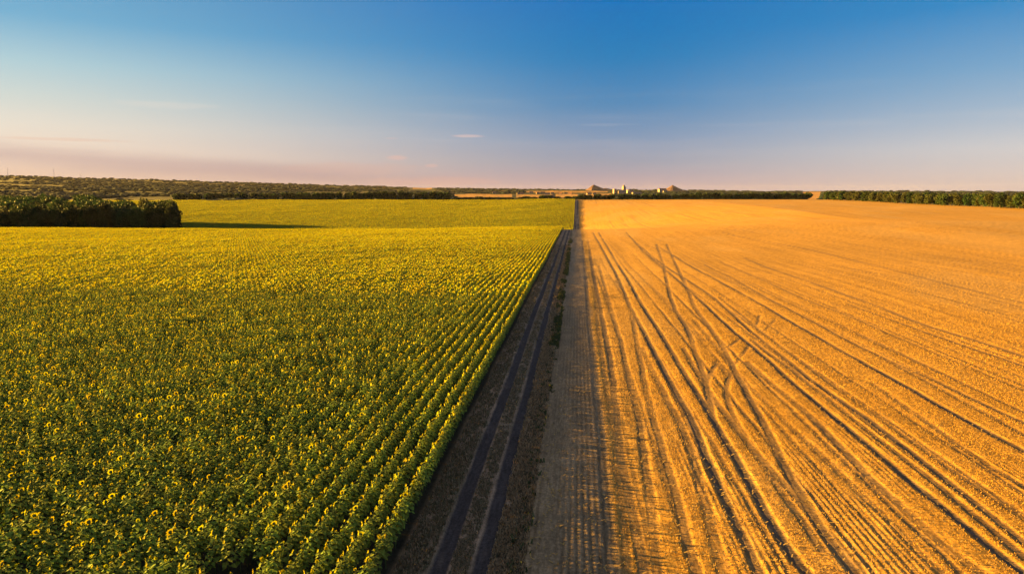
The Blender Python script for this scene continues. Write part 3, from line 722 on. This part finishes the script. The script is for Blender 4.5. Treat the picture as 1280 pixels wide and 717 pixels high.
# ---------------------------------------------------------------- far buildings, spoil heaps
M_conc = mat('pale_concrete', (.25,.20,.20), .8, (.05, .15)); M_conc2 = mat('grey_concrete', (.14,.115,.11), .8, (.05, .15)); M_roof = mat('roof', (.16,.10,.08), .8)
M_win = mat('dark_glass', (.03,.035,.045), .3, spec=.5); M_red = mat('red_roof', (.26,.10,.06), .8); M_steel = mat('steel', (.3,.3,.32), .5)
def place(pxi, r, dz=0):
    A = math.atan((pxi-640)/F)-YAW; x, y = math.sin(A)*r, math.cos(A)*r; return Vector((x, y, float(terrain(x, y))+dz))
KM = 3300.0
def silo_tower(pxi, wd_, dp_, h, label, top=True, name='grain_elevator'):
    p = place(pxi, KM); e = link(name, None, label=label, cat='tower', loc=p); e.rotation_euler = (0,0,.5)
    m = MB(); m.box(-wd_/2, wd_/2, -dp_/2, dp_/2, -6, h); link('wall', m.mesh('wall', M_conc), e)
    wi = MB()
    for zf in np.arange(6, h-3, 6):
        for xf in (-.3, 0, .3): wi.box(wd_*xf-1, wd_*xf+1, -dp_/2-.06, -dp_/2+.05, zf, zf+2.2)
    link('window', wi.mesh('window', M_win), e)
    if top:
        m = MB(); m.box(-wd_*.36, wd_*.2, -dp_*.3, dp_*.3, h+.01, h+7); hd = link('head_house', m.mesh('head_house', M_conc2), e)
        m = MB(); m.tube([(wd_*.05,0,h+7),(wd_*.05,0,h+16)], [.6,.3], 6); link('mast', m.mesh('mast', M_steel), hd)
    else:
        m = MB(); m.box(-wd_*.55, wd_*.55, -dp_*.55, dp_*.55, h+.01, h+1.2); link('roof', m.mesh('roof', M_roof), e)
    return e
silo_tower(767, 13, 12, 26, 'short pale concrete tower at the left of the distant works', False)
silo_tower(778.5, 14, 13, 38, 'tallest pale tower of the distant works, with a mast on top')
for i, (pxi, n_, h) in enumerate(((774.5, 3, 17), (787.5, 3, 20))):
    p = place(pxi, KM-60); e = link('silo_block', None, label=('row of round silos at the foot of the tallest tower', 'bright row of round silos right of the tallest tower')[i], cat='silos', loc=p)
    for k in range(n_):
        m = MB(); cx = (k-(n_-1)/2)*8.4
        m.tube([(cx,0,-5),(cx,0,h),(cx,0,h+3)], [4,4,.6], 14); link('silo', m.mesh('silo', M_conc, sm=False), e)
    m = MB(); m.box(-n_*4.2, n_*4.2, -1.6, 1.6, h+3.01, h+6); link('conveyor', m.mesh('conveyor', M_conc2), e)
def hall(pxi, r, wd_, dp_, h, rz, label, wm=M_conc, rm=M_roof, name='hall', cat='building', group=None, ridge=.25, nwin=6, dz=0):
    p = place(pxi, r, dz); e = link(name, None, label=label, cat=cat, loc=p, group=group); e.rotation_euler = (0,0,rz)
    m = MB(); m.box(-wd_/2, wd_/2, -dp_/2, dp_/2, -4, h); link('wall', m.mesh('wall', wm), e)
    rh = dp_*ridge; m = MB(); o = .6
    a, b_, c1, d1 = (-wd_/2-o,-dp_/2-o,h+.02), (wd_/2+o,-dp_/2-o,h+.02), (wd_/2+o,dp_/2+o,h+.02), (-wd_/2-o,dp_/2+o,h+.02); r1, r2 = (-wd_/2-o,0,h+rh), (wd_/2+o,0,h+rh)
    for f_ in ((a,b_,r2,r1),(c1,d1,r1,r2),(d1,a,r1),(b_,c1,r2),(a,d1,c1,b_)): m.face(f_)
    link('roof', m.mesh('roof', rm), e)
    m = MB()
    for k in range(nwin):
        xc = -wd_/2+wd_*(k+.5)/nwin; m.box(xc-wd_/nwin*.25, xc+wd_/nwin*.25, -dp_/2-.06, -dp_/2+.05, h*.35, h*.75)
    link('window', m.mesh('window', M_win), e)
    return e
hall(794.5, KM-80, 42, 20, 9, .25, 'long low pale hall at the right of the distant works')
hall(785, KM+40, 22, 16, 22, .3, 'square pale block between the silos of the distant works', ridge=.1)
hall(826, 4200, 46, 26, 22, .3, 'pinkish works hall below the left side of the right spoil heap', M_conc, M_red)
hall(830, 4100, 26, 18, 12, .1, 'low pale shed in front of the right spoil heap')
vill = [(648,3300),(652,3380),(684,3300),(678,3500),(690,3450),(700,3300),(706,3500),(712,3350),(664,3600),(672,3420),(736,3500),(742,3400),(618,3500),(735,3300)]
for i, (pxi, r) in enumerate(vill):
    hall(pxi, r, random.uniform(12, 24), random.uniform(9, 12), random.uniform(4, 6.5), random.uniform(-.4, .6), 'small pale house of the distant village left of the works', M_conc if i % 3 else M_conc2, M_red if i % 2 else M_roof, 'village_house', 'house', 'houses of the distant village', .4, 3)
hall(685.5, 2250, 34, 12, 6, .2, 'bright pinkish farm shed at the edge of the golden strip', M_conc, M_red, 'farm_shed', 'shed')
M_heap = mat('spoil', (.11,.062,.06), .95, (.03, .35))
def heap(pxi, r, h, rad, label, skew=0, seed=1):
    p = place(pxi, r, -8); n = 48; rings = 14; V = [(0, 0, h)]; 
    for k in range(1, rings+1):
        q_ = k/rings
        for j in range(n):
            a = 2*math.pi*j/n; g_ = 1+.16*(float(vnoise(a*3.2, 3.0+seed, 6))-.5)+.12*(float(vnoise(a*9, q_*6, seed))-.5)
            rx = rad*q_*g_*(1+skew*max(0, math.cos(a))); V.append((rx*math.cos(a), rad*q_*g_*math.sin(a), h*(1-q_)**(1.12)))
    Fq = [(0, 1+j, 1+(j+1) % n) for j in range(n)]
    for k in range(rings-1):
        for j in range(n): a = 1+k*n+j; b_ = 1+k*n+(j+1) % n; Fq.append((a, a+n, b_+n, b_))
    me = bpy.data.meshes.new('spoil_heap'); me.from_pydata(V, [], Fq); me.materials.append(M_heap); me.update()
    link('spoil_heap', me, label=label, cat='spoil heap', loc=p)
heap(741, 5600, 56, 82, 'small reddish cone shaped spoil heap left of the distant works', .7, 1)
heap(755, 5900, 26, 120, 'low dark spoil heap just right of the small cone', .3, 2)
heap(838.5, 5200, 54, 92, 'larger reddish spoil heap right of the distant works', .25, 3)
# masts on the hills at far left
for pxi, h in ((18, 60), (75, 62), (108, 42)):
    p = place(pxi, 5900); e = link('mast', None, label={18: 'slim mast at the far left on the hill skyline', 75: 'tallest slim mast on the hill skyline at left', 108: 'short mast right of the tall one on the hill skyline'}[pxi], cat='mast', loc=p)
    m = MB()
    for a in range(3): m.tube([(2.4*math.cos(a*2.09), 2.4*math.sin(a*2.09), -4), (.3*math.cos(a*2.09), .3*math.sin(a*2.09), h)], [.35,.25], 4)
    for zq in range(4, h, 6): q_ = 1-zq/h; m.box(-2.2*q_-.3, 2.2*q_+.3, -.15, .15, zq, zq+.3)
    link('lattice', m.mesh('lattice', M_steel), e)
    m = MB(); m.tube([(0,0,h),(0,0,h+6)], [.25,.1], 5); link('antenna', m.mesh('antenna', M_steel), e)

# ---------------------------------------------------------------- haze
HAZE = 0.9e-5
if HAZE:
    m = MB(); m.box(-9500, 9500, -400, 21000, -190, 190)
    hz = bpy.data.materials.new('haze'); hz.use_nodes = True; t = NT(hz.node_tree); t.n.clear()
    pv = t.node('ShaderNodeVolumePrincipled'); pv.inputs['Color'].default_value = (.55,.55,.72,1); pv.inputs['Density'].default_value = HAZE; pv.inputs['Anisotropy'].default_value = 0
    oo = t.node('ShaderNodeOutputMaterial'); t.l.new(pv.outputs[0], oo.inputs['Volume'])
    link('haze', m.mesh('haze', hz), label='thin evening haze over the whole plain', cat='haze', kind='stuff')
